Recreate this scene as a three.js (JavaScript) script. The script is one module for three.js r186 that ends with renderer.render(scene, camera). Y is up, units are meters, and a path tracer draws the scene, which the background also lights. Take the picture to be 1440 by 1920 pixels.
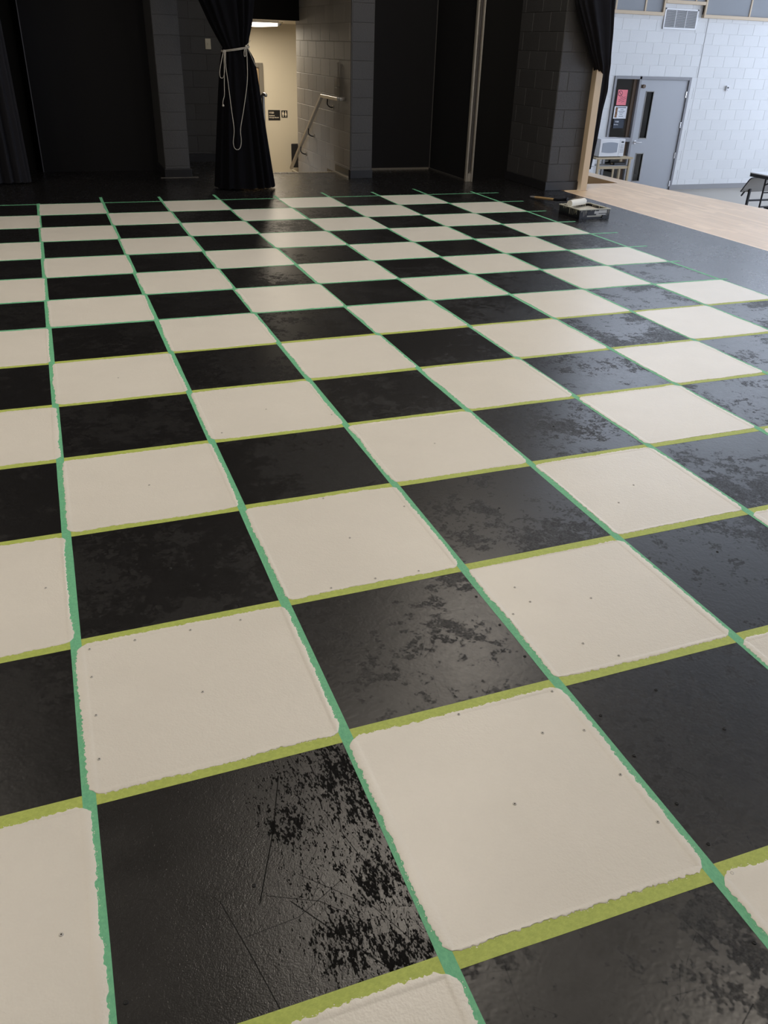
import * as THREE from 'three';
import { RectAreaLightUniformsLib } from 'three/addons/lights/RectAreaLightUniformsLib.js';
import { RoundedBoxGeometry } from 'three/addons/geometries/RoundedBoxGeometry.js';
import { mergeGeometries } from 'three/addons/utils/BufferGeometryUtils.js';

// ---------------------------------------------------------------- camera
const scene = new THREE.Scene();
const FPX = 1532.9;                                   // focal length in pixels of the 1440 x 1920 frame
const camera = new THREE.PerspectiveCamera(2 * Math.atan(960 / FPX) * 180 / Math.PI, 1440 / 1920, 0.05, 120);
camera.position.set(0.1305, 1.4974, 0.7974);
camera.rotation.order = 'YXZ';
camera.rotation.set(-0.51781, -0.37920, 0.03503);
camera.updateMatrixWorld(true);
scene.add(camera);
const renderer = new THREE.WebGLRenderer({ antialias: true });
renderer.toneMapping = THREE.LinearToneMapping;
renderer.toneMappingExposure = 1.0;
renderer.shadowMap.enabled = true;

// ---------------------------------------------------------------- light
RectAreaLightUniformsLib.init();
scene.background = new THREE.Color().setRGB(1.9, 2.1, 2.4);      // even overcast sky beyond the hall windows
const WINDOW_LIGHT = 5.5, WINDOW_RGB = [0.78, 0.90, 1.13];
const CLERESTORY_LIGHT = 2.2;
const STAGE_LIGHT = 24, STAGE_RGB = [1.0, 0.90, 0.77];
const CORRIDOR_LIGHT = 27, CORRIDOR_RGB = [1.0, 0.88, 0.70];
const lin = (r, g, b) => new THREE.Color().setRGB(r, g, b);
function areaLight(w, h, rgb, intensity, pos, target) {
  const l = new THREE.RectAreaLight(lin(...rgb), intensity, w, h);
  l.position.set(...pos); l.lookAt(...target); scene.add(l); return l;
}

// ---------------------------------------------------------------- helpers
let seedState = 12345;
const rnd = () => { seedState = (seedState * 1664525 + 1013904223) >>> 0; return seedState / 4294967296; };
const rr = (a, b) => a + (b - a) * rnd();
const taken = {};
const numbered = n => { const k = taken[n] = (taken[n] ?? -1) + 1; return k ? `${n}_${String(k).padStart(3, '0')}` : n; };
function tag(o, label, category, group, kind) {
  if (label) o.userData.label = label; if (category) o.userData.category = category;
  if (group) o.userData.group = group; if (kind) o.userData.kind = kind; return o;
}
function mesh(name, geo, m, parent = scene) {
  const o = new THREE.Mesh(geo, m); o.name = parent === scene ? numbered(name) : name;
  o.castShadow = o.receiveShadow = true; parent.add(o); return o;
}
function thing(name, label, category, pos = [0, 0, 0], turn = 0, group) {
  const o = new THREE.Group(); o.name = numbered(name); o.position.set(...pos); o.rotation.y = turn;
  scene.add(o); return tag(o, label, category, group);
}
function struct(name, geo, m, label, category) {
  return tag(mesh(name, geo, m), label, category, null, 'structure');
}
const box = (x0, x1, y0, y1, z0, z1) => { const g = new THREE.BoxGeometry(x1 - x0, y1 - y0, z1 - z0); g.translate((x0 + x1) / 2, (y0 + y1) / 2, (z0 + z1) / 2); return g; };
const rbox = (x0, x1, y0, y1, z0, z1, r = 0.004) => { const g = new RoundedBoxGeometry(x1 - x0, y1 - y0, z1 - z0, 2, r); g.translate((x0 + x1) / 2, (y0 + y1) / 2, (z0 + z1) / 2); return g; };
const merge = a => mergeGeometries(a.map(g => g.index ? g.toNonIndexed() : g));
function bar(a, b, r, seg = 10, r2 = r) {            // round bar between two points
  const A = new THREE.Vector3(...a), B = new THREE.Vector3(...b), d = B.clone().sub(A);
  const g = new THREE.CylinderGeometry(r2, r, d.length(), seg);
  g.applyQuaternion(new THREE.Quaternion().setFromUnitVectors(new THREE.Vector3(0, 1, 0), d.clone().normalize()));
  g.translate((A.x + B.x) / 2, (A.y + B.y) / 2, (A.z + B.z) / 2); return g;
}
const tube = (pts, r, n = 40, s = 8) => new THREE.TubeGeometry(new THREE.CatmullRomCurve3(pts.map(p => new THREE.Vector3(...p))), n, r, s);
// a pixel of the photograph gives a direction; its point lies on the plane it touches
function pixelRay(u, v) { return new THREE.Vector3((u - 720) / FPX, -(v - 960) / FPX, -1).applyQuaternion(camera.quaternion); }
function onPlane(u, v, axis, value) { const d = pixelRay(u, v), c = camera.position; return c.clone().addScaledVector(d, (value - c[axis]) / d[axis]); }
// world-metre uv from positions
function uvWorld(g, ax, ay, scale) {
  const p = g.attributes.position, uv = new Float32Array(p.count * 2), get = ['getX', 'getY', 'getZ'];
  for (let i = 0; i < p.count; i++) { uv[2 * i] = p[get[ax]](i) / scale; uv[2 * i + 1] = p[get[ay]](i) / scale; }
  g.setAttribute('uv', new THREE.BufferAttribute(uv, 2)); return g;
}
function uvBox(g, scale = 1) {                       // box mapping in metres by dominant normal
  if (g.index) g = g.toNonIndexed();
  const p = g.attributes.position, n = g.attributes.normal, uv = new Float32Array(p.count * 2);
  for (let i = 0; i < p.count; i++) {
    const ax = Math.abs(n.getX(i)), ay = Math.abs(n.getY(i)), az = Math.abs(n.getZ(i));
    let a, b;
    if (ay >= ax && ay >= az) { a = p.getX(i); b = p.getZ(i); } else if (ax >= az) { a = p.getZ(i); b = p.getY(i); } else { a = p.getX(i); b = p.getY(i); }
    uv[2 * i] = a / scale; uv[2 * i + 1] = b / scale;
  }
  g.setAttribute('uv', new THREE.BufferAttribute(uv, 2)); return g;
}

// ---------------------------------------------------------------- procedural textures
const hash = (x, y, s) => { let h = (x * 374761393 + y * 668265263 + s * 974634777) | 0; h = Math.imul(h ^ (h >>> 13), 1274126177); return ((h ^ (h >>> 16)) >>> 0) / 4294967296; };
function addNoise(out, N, cellsX, cellsY, amp, s) {  // tiling value noise added to a field
  for (let y = 0; y < N; y++) {
    const fy = y / N * cellsY, y0 = Math.floor(fy), ty = fy - y0, sy = ty * ty * (3 - 2 * ty), ya = y0 % cellsY, yb = (y0 + 1) % cellsY;
    for (let x = 0; x < N; x++) {
      const fx = x / N * cellsX, x0 = Math.floor(fx), tx = fx - x0, sx = tx * tx * (3 - 2 * tx), xa = x0 % cellsX, xb = (x0 + 1) % cellsX;
      const a = hash(xa, ya, s), b = hash(xb, ya, s), c = hash(xa, yb, s), d = hash(xb, yb, s);
      out[y * N + x] += amp * (a + (b - a) * sx + (c - a) * sy + (a - b - c + d) * sx * sy);
    }
  }
  return out;
}
function field(N, octaves, s) { const f = new Float32Array(N * N); let t = 0; octaves.forEach(([cx, cy, a], i) => { addNoise(f, N, cx, cy, a, s + i * 17); t += a; }); for (let i = 0; i < f.length; i++) f[i] /= t; return f; }
function dataTex(N, fill, srgb) {
  const d = new Uint8Array(N * N * 4); const o = [0, 0, 0, 255];
  for (let i = 0; i < N * N; i++) { o[3] = 255; fill(i, o); for (let k = 0; k < 4; k++) d[4 * i + k] = Math.max(0, Math.min(255, o[k])); }
  const t = new THREE.DataTexture(d, N, N, THREE.RGBAFormat); t.wrapS = t.wrapT = THREE.RepeatWrapping;
  t.magFilter = THREE.LinearFilter; t.minFilter = THREE.LinearMipmapLinearFilter; t.generateMipmaps = true;
  if (srgb) t.colorSpace = THREE.SRGBColorSpace; t.needsUpdate = true; return t;
}
const smooth = (a, b, x) => { const t = Math.max(0, Math.min(1, (x - a) / (b - a))); return t * t * (3 - 2 * t); };
function canvas(w, h, draw) { const c = document.createElement('canvas'); c.width = w; c.height = h; const g = c.getContext('2d'); draw(g, w, h); return c; }
function printTex(w, h, draw) { const t = new THREE.CanvasTexture(canvas(w, h, draw)); t.colorSpace = THREE.SRGBColorSpace; t.anisotropy = 8; return t; }

// black floor paint: worn matte patches, scuffs and scratches over a satin film (tile of 2.44 m)
const TILE = 2.44, NB = 2048;
function scratches(g, w, h, n, lmin, lmax, col) {
  for (let k = 0; k < n; k++) {
    const x = rnd() * w, y = rnd() * h, a = rr(-0.9, 0.9) + (rnd() < 0.3 ? 1.57 : 0), l = rr(lmin, lmax);
    g.strokeStyle = col(); g.lineWidth = rr(0.5, 1.6);
    for (const ox of [-w, 0, w]) for (const oy of [-h, 0, h]) {
      if (x + ox < -l || x + ox > w + l || y + oy < -l || y + oy > h + l) continue;
      g.beginPath(); g.moveTo(x + ox, y + oy); g.quadraticCurveTo(x + ox + Math.sin(a) * l / 2 + rr(-3, 3), y + oy + Math.cos(a) * l / 2, x + ox + Math.sin(a) * l, y + oy + Math.cos(a) * l); g.stroke();
    }
  }
}
const scratchPix = canvas(NB, NB, (g, w, h) => {
  g.fillStyle = '#000'; g.fillRect(0, 0, w, h);
  scratches(g, w, h, 900, 12, 110, () => `rgba(255,255,255,${rr(0.15, 0.7).toFixed(2)})`);
}).getContext('2d').getImageData(0, 0, NB, NB).data;
const wearA = field(NB, [[5, 4, 1], [11, 9, .8], [27, 23, .65], [60, 70, .6], [150, 170, .6], [420, 400, .5]], 3);
const grain = field(NB, [[500, 520, 1], [1024, 1024, .7], [90, 90, .5]], 91);
const wearMask = new Float32Array(NB * NB);
for (let i = 0; i < NB * NB; i++) wearMask[i] = Math.min(1, smooth(.52, .58, wearA[i]) * (.55 + .9 * (grain[i] - .5)) + scratchPix[4 * i] / 255 * smooth(.40, .52, wearA[i]));
const blackColor = dataTex(NB, (i, o) => { const k = wearMask[i], g = 22 + 7 * (grain[i] - .5) - 7 * k; o[0] = g + 1; o[1] = g; o[2] = g + 0.5; }, true);
const blackGloss = dataTex(NB, (i, o) => { const k = wearMask[i]; o[0] = 0; o[1] = 255 * (.33 + .10 * (grain[i] - .5) + .30 * k); o[2] = 0; o[3] = 255 * (1 - .55 * k); }, false);
const blackBump = dataTex(1024, (() => { const f = field(1024, [[1024, 1024, .5], [380, 380, 1], [140, 150, .7], [30, 30, .6]], 55); return (i, o) => { o[0] = o[1] = o[2] = 255 * f[i]; }; })(), false);
const M = {};
M.blackFloor = new THREE.MeshPhysicalMaterial({ ior: 1.53, color: 0xffffff, map: blackColor, roughness: 1, roughnessMap: blackGloss, specularIntensity: 1, specularIntensityMap: blackGloss, bumpMap: blackBump, bumpScale: 0.00045 });
const plainGloss = dataTex(512, (() => { const f = field(512, [[90, 90, 1], [300, 300, 1], [12, 9, .9], [33, 29, .7]], 61); return (i, o) => { o[0] = 0; o[1] = 255 * (.27 + .06 * (f[i] - .5)); o[2] = 0; }; })(), false);
M.plainFloor = new THREE.MeshPhysicalMaterial({ color: lin(.0105, .0102, .0108), roughness: 1, roughnessMap: plainGloss, bumpMap: blackBump, bumpScale: 0.00004 });
const whiteColor = dataTex(1024, (() => { const f = field(1024, [[4, 4, 1], [11, 13, .7], [60, 60, .4], [400, 400, .3]], 7); return (i, o) => { const d = 10 * (f[i] - .5); o[0] = 226 + d; o[1] = 221 + d; o[2] = 211 + d; }; })(), true);
const whiteBump = dataTex(1024, (() => { const f = field(1024, [[300, 300, 1], [120, 130, .6], [700, 700, .8]], 29); return (i, o) => { o[0] = o[1] = o[2] = 255 * f[i]; }; })(), false);
M.whitePaint = new THREE.MeshPhysicalMaterial({ map: whiteColor, roughness: 0.36, bumpMap: whiteBump, bumpScale: 0.0005 });
const tapeTex = (r, g, b, s) => dataTex(256, (() => { const f = field(256, [[6, 40, 1], [30, 90, .8], [120, 200, .6]], s); return (i, o) => { const d = 34 * (f[i] - .5); o[0] = r + d; o[1] = g + d; o[2] = b + d * .7; }; })(), true);
M.greenTape = new THREE.MeshPhysicalMaterial({ map: tapeTex(110, 186, 142, 5), roughness: 0.6 });
M.limeTape = new THREE.MeshPhysicalMaterial({ map: tapeTex(176, 190, 92, 6), roughness: 0.6 });

// masonry and other surfaces
const blockBump = dataTex(512, (() => { const f = field(512, [[200, 200, 1], [90, 90, 1], [400, 400, .8], [20, 20, .5]], 77); return (i, o) => { o[0] = o[1] = o[2] = 255 * f[i]; }; })(), false);
const std = (rgb, roughness = .6, extra = {}) => new THREE.MeshPhysicalMaterial({ color: lin(...rgb), roughness, ...extra });
const bumpy = { bumpMap: blockBump, bumpScale: 0.004 };
M.blackBlock = [0, 1, 2].map(k => std([.046 + .004 * k, .045 + .004 * k, .047 + .004 * k], .55, bumpy));
M.stairBlock = [0, 1, 2].map(k => std([.34 + .02 * k, .308 + .018 * k, .265 + .016 * k], .6, bumpy));
M.whiteBlock = [0, 1, 2].map(k => std([.74 + .012 * k, .75 + .012 * k, .76 + .012 * k], .5, { bumpMap: blockBump, bumpScale: 0.0025 }));
M.whiteJoint = std([.76, .77, .78], .7);
M.blackJoint = std([.05, .049, .050], .7);
M.stairJoint = std([.36, .325, .28], .7);
M.blackPanel = std([.006, .006, .0078], .85, { specularIntensity: .7 });
M.blackWall = std([.0065, .0063, .0065], .85, { specularIntensity: .4 });
M.vinylBase = std([.02, .02, .023], .35);
M.velvet = std([.003, .003, .0045], 1, { specularIntensity: .25 });
M.houseVelvet = std([.011, .011, .014], 1, { specularIntensity: .3 });
M.legVelvet = std([.016, .016, .020], 1, { specularIntensity: .3 });
M.ceilingDark = std([.03, .03, .03], .9);
M.ceilingWhite = std([.75, .75, .74], .9);
M.cream = std([.62, .565, .455], .6, { bumpMap: blockBump, bumpScale: 0.0008 });
M.hallFloor = std([.38, .345, .295], .3);
M.corridorFloor = std([.30, .26, .20], .4);
M.doorPaint = std([.40, .415, .45], .45);
M.framePaint = std([.27, .27, .29], .5);
M.brownFrame = std([.16, .11, .075], .6);
M.glass = new THREE.MeshPhysicalMaterial({ color: 0xffffff, roughness: .02, transmission: 1, thickness: 0 });
M.chrome = new THREE.MeshPhysicalMaterial({ color: lin(.75, .75, .77), roughness: .22, metalness: 1 });
M.steel = new THREE.MeshPhysicalMaterial({ color: lin(.52, .50, .47), roughness: .35, metalness: 1 });
M.blackMetal = std([.012, .012, .016], .4);
M.whitePlastic = std([.82, .83, .86], .3);
M.greyPlastic = std([.42, .43, .45], .35);
M.darkPlastic = std([.012, .013, .02], .3);
M.ivory = std([.62, .57, .45], .45);
M.rope = std([.42, .39, .34], .9);
M.grayTack = std([.33, .35, .38], .95);
M.screwWhite = std([.62, .59, .54], .45);
M.screwBlack = std([.006, .006, .006], .7);
M.darkRoom = std([.11, .10, .10], .8);
const woodTex = (r, g, b, rows, s, tilt = 26) => dataTex(512, (() => {
  const f = field(512, [[rows * 4, 3, 1], [rows * 9, 5, .8], [rows * 20, 9, .6]], s);
  return (i, o) => { const x = i % 512, y = (i / 512) | 0, plank = Math.floor(x / 512 * rows), row = Math.floor((y / 512 + hash(plank, 1, s)) * 2), v = 22 * (hash(plank, row, s) - .5), d = tilt * (f[i] - .5), e = (x / 512 * rows) % 1 < .045 ? -26 : 0; o[0] = r + v + d + e; o[1] = g + v + d * 1.05 + e; o[2] = b + v + d * 1.1 + e; };
})(), true);
M.maple = new THREE.MeshPhysicalMaterial({ map: woodTex(231, 202, 168, 16, 41), roughness: .34 });
M.mapleSide = std([.56, .36, .18], .5);
M.mapleTrim = std([.62, .49, .34], .45);
M.oak = std([.50, .40, .26], .5);
const lampGlow = (rgb, e) => new THREE.MeshStandardMaterial({ color: lin(.9, .9, .9), emissive: lin(...rgb), emissiveIntensity: e });

// ---------------------------------------------------------------- room shells
const H = -1.08, TOP = 6.2, HT = 8.2, HX = 19.5, HZ = 10;                          // hall and corridor floor level, stage ceiling
// stage floor with the stair well cut out of it
const floorGeo = uvWorld(merge([box(-5, 6.08, -.12, 0, -10.5, 5), box(-5, 2.75, -.12, 0, -11.9, -10.5), box(3.76, 6.1, -.12, 0, -10.9, -10.5)]), 0, 2, TILE);
const floor = struct('floor', floorGeo, M.plainFloor, 'black painted stage floor under the checkerboard', 'floor');
struct('wall_left', box(-5.2, -5, 0, TOP, -11.4, 5.2), M.blackWall, 'black side wall of the stage', 'wall');
struct('wall_rear', box(-5.2, 6.31, 0, TOP, 5, 5.2), M.blackWall, 'black wall at the open end of the stage', 'wall');
struct('ceiling', box(-5.2, 6.31, TOP, TOP + .2, -12.4, 5.2), M.ceilingDark, 'dark stage ceiling', 'ceiling');
const wallBack = struct('wall_back', merge([box(.08, 1.5, 0, TOP, -11.15, -10.95), box(-5, .08, 0, TOP, -11.4, -11.2), box(.07, .08, 0, TOP, -11.2, -11.0)]), M.blackPanel, 'smooth black back wall panel of the stage', 'wall');
mesh('edge_trim', box(.078, .088, 0, TOP, -10.956, -10.944), std([.10, .10, .12], .4), wallBack);

// one block face: a plate with bevelled edges standing proud of the joints
const blockCache = {};
function blockGeo(w, h) {
  const key = w.toFixed(3) + '_' + h.toFixed(3); if (blockCache[key]) return blockCache[key];
  const b = .003, d = .0035, x = w / 2, y = h / 2, P = [[-x, -y, 0], [x, -y, 0], [x, y, 0], [-x, y, 0], [-x + b, -y + b, d], [x - b, -y + b, d], [x - b, y - b, d], [-x + b, y - b, d]];
  const F = [[4, 5, 6], [4, 6, 7], [0, 1, 5], [0, 5, 4], [1, 2, 6], [1, 6, 5], [2, 3, 7], [2, 7, 6], [3, 0, 4], [3, 4, 7]];
  const pos = [], uv = []; for (const f of F) for (const k of f) { pos.push(...P[k]); uv.push(P[k][0] * 1.6 + .5, P[k][1] * 1.6 + .5); }
  const g = new THREE.BufferGeometry(); g.setAttribute('position', new THREE.Float32BufferAttribute(pos, 3)); g.setAttribute('uv', new THREE.Float32BufferAttribute(uv, 2)); g.computeVertexNormals();
  return blockCache[key] = g;
}
// courses of blocks on a wall face: s runs along the face from s0 to s1, place(s, y) gives [x, y, z], turn faces it outward
function courses(parent, mats, s0, s1, y0, y1, base, phase, place, turn, holes = [], len = .4) {
  const J = .006;
  for (let n = Math.floor((y0 - base) / .2); base + n * .2 < y1 - .01; n++) {
    const a = Math.max(y0, base + n * .2), b = Math.min(y1, base + n * .2 + .2); if (b - a < .03) continue;
    const off = phase + (n & 1 ? len / 2 : 0);
    for (let m = Math.floor((s0 - off) / len); off + m * len < s1; m++) {
      let parts = [[Math.max(s0, off + m * len), Math.min(s1, off + m * len + len)]];
      for (const [hs0, hs1, hy0, hy1] of holes) if (hy0 < b - .03 && hy1 > a + .03) parts = parts.flatMap(([p, q]) => hs1 <= p || hs0 >= q ? [[p, q]] : [[p, Math.min(q, hs0)], [Math.max(p, hs1), q]].filter(([e, f]) => f - e > .02));
      for (const [p, q] of parts) {
        if (q - p < .03) continue;
        const o = mesh('block', blockGeo(q - p - J, b - a - J), mats[Math.floor(hash(n, m, 5) * mats.length)], parent);
        o.position.set(...place((p + q) / 2, (a + b) / 2)); o.rotation.y = turn;
      }
    }
  }
}
// masonry column left of the tied curtain
const column1 = struct('wall_column_back', box(1.49, 1.79, 0, TOP, -11.85, -10.276), M.blackJoint, 'black painted block column beside the tied curtain', 'wall');
courses(column1, M.blackBlock, 1.49, 1.79, .1, 2.7, -.07, 1.49, (s, y) => [s, y, -10.276], 0, [], .6);
tag(mesh('baseboard', rbox(1.475, 1.805, 0, .10, -11.7, -10.255), M.vinylBase, column1), 'black vinyl base strip');
mesh('floor_edge', box(1.42, 1.88, 0, .006, -10.27, -10.235), std([.12, .11, .10], .5), column1);
// wall of the alcove behind the tied curtain
const alcove = struct('wall_alcove', merge([box(1.79, 2.75, -1.1, TOP, -12.0, -11.806), box(2.55, 2.75, -1.1, TOP, -12.4, -12.0)]), M.blackJoint, 'black block wall of the alcove behind the tied curtain', 'wall');
courses(alcove, M.blackBlock, 1.79, 2.75, .1, 2.7, -.07, 1.95, (s, y) => [s, y, -11.806], 0);
mesh('baseboard', box(1.79, 2.75, 0, .1, -11.8, -11.79), M.vinylBase, alcove);
// header over the way out to the corridor
struct('wall_header', box(2.55, 3.78, 1.77, TOP, -12.4, -12.2), M.blackWall, 'black header above the passage to the corridor', 'wall');
// side wall of the stairs and the column at its end
const stairWall = struct('wall_stairs', box(3.766, 4.05, H - .1, TOP, -12.4, -9.906), M.stairJoint, 'dark grey block wall beside the stairs', 'wall');
courses(stairWall, M.stairBlock, 9.93, 12.4, H, 2.75, -.07, 9.98, (s, y) => [3.766, y, -s], -Math.PI / 2);
mesh('column_face', box(3.764, 4.055, 0, TOP, -9.93, -9.904), M.blackJoint, stairWall);
courses(stairWall, M.blackBlock, 3.772, 4.05, .09, 2.75, -.07, 3.772, (s, y) => [s, y, -9.904], 0, [], .6);
mesh('baseboard', box(3.70, 3.765, 0, .10, -10.5, -9.93), M.vinylBase, stairWall).position.x = .05;
mesh('baseboard', rbox(3.76, 4.06, 0, .10, -9.92, -9.888), M.vinylBase, stairWall);
tag(mesh('base_strip', box(3.744, 3.757, 0, .018, -10.5, -9.93), M.steel, stairWall), 'bright metal strip along the foot of the wall');
// recess right of the column, with a side partition that ends in a metal jamb
const recess = struct('wall_recess', box(4.05, 5.2, 0, TOP, -10.85, -10.65), M.blackPanel, 'smooth black recess wall between column and metal jamb', 'wall');
tag(mesh('base_strip', box(4.05, 5.2, 0, .024, -10.66, -10.636), std([.17, .155, .13], .5), recess), 'pale strip along the foot of the recess');
const partition = struct('wall_partition', box(5.2, 5.28, 0, TOP, -10.85, -9.45), M.blackPanel, 'black side partition ending in the metal jamb', 'wall');
mesh('base_strip', box(5.18, 5.205, 0, .02, -10.63, -9.46), std([.05, .048, .045], .5), partition);
mesh('corner_strip', box(5.19, 5.2, 0, TOP, -10.65, -10.64), std([.07, .068, .065], .5), partition);
struct('wall_gap', box(5.28, 5.9, 0, TOP, -9.85, -9.6), M.blackWall, 'black wall in the gap beside the proscenium pier', 'wall');
// proscenium pier, header and far pier
const pier = struct('wall_proscenium', merge([box(5.866, 6.35, 0, TOP, -9.85, -8.566), box(6.15, 6.35, H, TOP, -15, -9.8), box(5.9, 6.35, 4.6, TOP, -8.566, 3.5), box(5.9, 6.35, 0, TOP, 3.5, 5.2), box(6.15, 6.35, TOP, HT, -15, HZ), box(6.15, 6.35, H, TOP, 5.2, HZ)]), M.blackJoint, 'black block proscenium pier with a wooden casing', 'wall');
courses(pier, M.blackBlock, 5.866, 6.31, .1, 2.75, -.1, 5.99, (s, y) => [s, y, -8.566], 0);
courses(pier, M.blackBlock, 8.566, 9.6, .1, 2.75, -.1, 8.7, (s, y) => [5.866, y, -s], -Math.PI / 2);
mesh('baseboard', rbox(5.845, 6.31, 0, .10, -9.6, -8.548), M.vinylBase, pier);
const casing = struct('trim_1', rbox(6.31, 6.40, 0, 4.6, -8.62, -8.475, .004), M.mapleTrim, 'pale wooden casing on the edge of the proscenium pier', 'trim');

// ---------------------------------------------------------------- apron
const apronCurve = new THREE.CatmullRomCurve3([[7.46, -10.6], [7.47, -9.6], [7.50, -9.03], [7.58, -8.32], [7.71, -7.47], [7.80, -6.86], [8.0, -5], [8.12, -2.5], [8.1, 0], [7.9, 3.5]].map(([x, z]) => new THREE.Vector3(x, 0, z)));
const apronShape = new THREE.Shape();
[[6.08, -3.5], [6.08, 8.47], [6.42, 8.47], [6.42, 9.0], [7.23, 9.0], [7.23, 10.6]].forEach(([x, y], i) => i ? apronShape.lineTo(x, y) : apronShape.moveTo(x, y));
apronCurve.getPoints(60).forEach(p => apronShape.lineTo(p.x, -p.z)); apronShape.closePath();
let apronGeo = new THREE.ExtrudeGeometry(apronShape, { depth: 1.08, bevelEnabled: false });
apronGeo.rotateX(-Math.PI / 2); apronGeo.translate(0, H, 0);
{ const g = apronGeo.groups.map(x => ({ ...x })); uvWorld(apronGeo, 0, 2, 1.0); apronGeo.groups = g; }
struct('floor_apron', apronGeo, [M.maple, M.mapleSide], 'pale maple apron floor curving along the stage front', 'floor');
const apronStairs = struct('trim_2', merge([0, 1, 2, 3].map(k => box(6.36, 7.22, H, -.2 - .2 * k, -9.3 - .3 * k, -9.02 - .3 * k))), M.mapleSide, 'wooden steps sunk into the corner of the apron', 'steps');

// ---------------------------------------------------------------- stairs down to the corridor
const stairs = struct('floor_stairs', merge([0, 1, 2, 3, 4].map(k => box(2.75, 3.76, H, -.18 * (k + 1), -10.8 - .28 * k, -10.5 - .28 * k))), M.corridorFloor, 'steps going down from the stage to the corridor', 'stairs');
tag(mesh('nosing', merge([box(2.75, 3.76, -.03, .004, -10.53, -10.47), ...Array.from({ length: 25 }, (_, k) => box(2.76 + k * .04, 2.778 + k * .04, .003, .008, -10.53, -10.475))]), std([.30, .26, .20], .5), stairs), 'ribbed tan stair nosing');
// ---------------------------------------------------------------- corridor
struct('floor_corridor', box(0, 6.15, H - .1, H, -15, -11.9), M.corridorFloor, 'corridor floor below the stairs', 'floor');
const corridorWall = struct('wall_corridor', merge([box(0, 6.15, H - .1, 2, -15.2, -15), box(-.2, 0, H - .1, 2, -15.2, -12), box(4.05, 6.15, H - .1, 2, -12.4, -12.2), box(0, 2.55, H - .1, 2, -12.4, -12.2)]), M.cream, 'cream painted corridor wall', 'wall');
struct('ceiling_corridor', box(-.2, 6.15, 1.772, 1.9, -15.2, -12.4), std([.68, .62, .50], .9), 'cream corridor ceiling', 'ceiling');

// ---------------------------------------------------------------- hall
struct('floor_hall', box(6.35, HX, H - .1, H, -15, HZ), M.hallFloor, 'smooth grey hall floor', 'floor');
struct('ceiling_hall', box(6.35, HX + .2, HT, HT + .2, -15.2, HZ + .2), M.ceilingWhite, 'white hall ceiling', 'ceiling');
struct('wall_hall_end', box(6.35, HX + .2, H, HT, HZ, HZ + .2), M.ceilingWhite, 'white end wall of the hall', 'wall');
const winZ = [-12.2, -7.9, -1.0, 3.3, 7.6], WW = 3.6, WY0 = -.1, WY1 = 3.7;
{
  const g = [box(HX, HX + .2, H, WY0, -15.2, HZ + .2), box(HX, HX + .2, WY1, HT, -15.2, HZ + .2)]; let z = -15.2;
  for (const c of winZ) { g.push(box(HX, HX + .2, WY0, WY1, z, c - WW / 2)); z = c + WW / 2; } g.push(box(HX, HX + .2, WY0, WY1, z, HZ + .2));
  struct('wall_hall_windows', merge(g), M.ceilingWhite, 'white window wall of the hall', 'wall');
  winZ.forEach((c, k) => {
    const w = thing('window_' + (k + 1), 'tall daylight window of the hall', 'window'); w.userData.kind = 'structure';
    mesh('window_frame', merge([box(HX + .02, HX + .12, WY0, WY0 + .07, c - WW / 2, c + WW / 2), box(HX + .02, HX + .12, WY1 - .07, WY1, c - WW / 2, c + WW / 2), box(HX + .02, HX + .12, WY0, WY1, c - WW / 2, c - WW / 2 + .07), box(HX + .02, HX + .12, WY0, WY1, c + WW / 2 - .07, c + WW / 2), box(HX + .02, HX + .12, WY0, WY1, c - .035, c + .035)]), M.framePaint, w);
    mesh('pane', box(HX + .06, HX + .066, WY0, WY1, c - WW / 2, c + WW / 2), M.glass, w);
    areaLight(WW - .1, WY1 - WY0 - .1, WINDOW_RGB, WINDOW_LIGHT, [HX - .02, (WY0 + WY1) / 2, c], [0, (WY0 + WY1) / 2, c]);
  });
}
// hall wall of white blocks, with the door and sidelight opening
const CY0 = 4.3, CY1 = 7.6;                          // high windows above the acoustic panels
[[7.2, 10.9], [11.3, 15.0], [15.4, 19.1]].forEach(([a, b], k) => {
  const w = thing('window_' + (k + 6), 'high window in the end wall of the hall', 'window'); w.userData.kind = 'structure';
  mesh('window_frame', merge([box(a, b, CY0, CY0 + .06, -15.14, -15.04), box(a, b, CY1 - .06, CY1, -15.14, -15.04), box(a, a + .06, CY0, CY1, -15.14, -15.04), box(b - .06, b, CY0, CY1, -15.14, -15.04), box((a + b) / 2 - .03, (a + b) / 2 + .03, CY0, CY1, -15.14, -15.04)]), M.framePaint, w);
  mesh('pane', box(a, b, CY0, CY1, -15.1, -15.094), M.glass, w);
  areaLight(b - a - .1, CY1 - CY0 - .1, WINDOW_RGB, CLERESTORY_LIGHT, [(a + b) / 2, (CY0 + CY1) / 2, -14.98], [(a + b) / 2, (CY0 + CY1) / 2, 0]);
});
const D = { x0: 11.10, x1: 13.0, top: 1.12 };
const hallWall = struct('wall_hall', merge([box(6.35, D.x0, H, CY0, -15.2, -15.006), box(D.x1, HX, H, CY0, -15.2, -15.006), box(D.x0, D.x1, D.top, CY0, -15.2, -15.006), box(6.35, HX, CY1, HT, -15.2, -15.006), ...[[6.35, 7.2], [10.9, 11.3], [15.0, 15.4], [19.1, 19.5]].map(([a, b]) => box(a, b, CY0, CY1, -15.2, -15.006))]), M.whiteJoint, 'white painted block wall of the hall', 'wall');
const hallPlace = (s, y) => [s, y, -15.006];
courses(hallWall, M.whiteBlock, 9.6, 13.135, H, 2.92, H, 9.7, hallPlace, 0, [[D.x0, D.x1, H, D.top], [12.04, 12.86, 1.98, 2.32]]);
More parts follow.
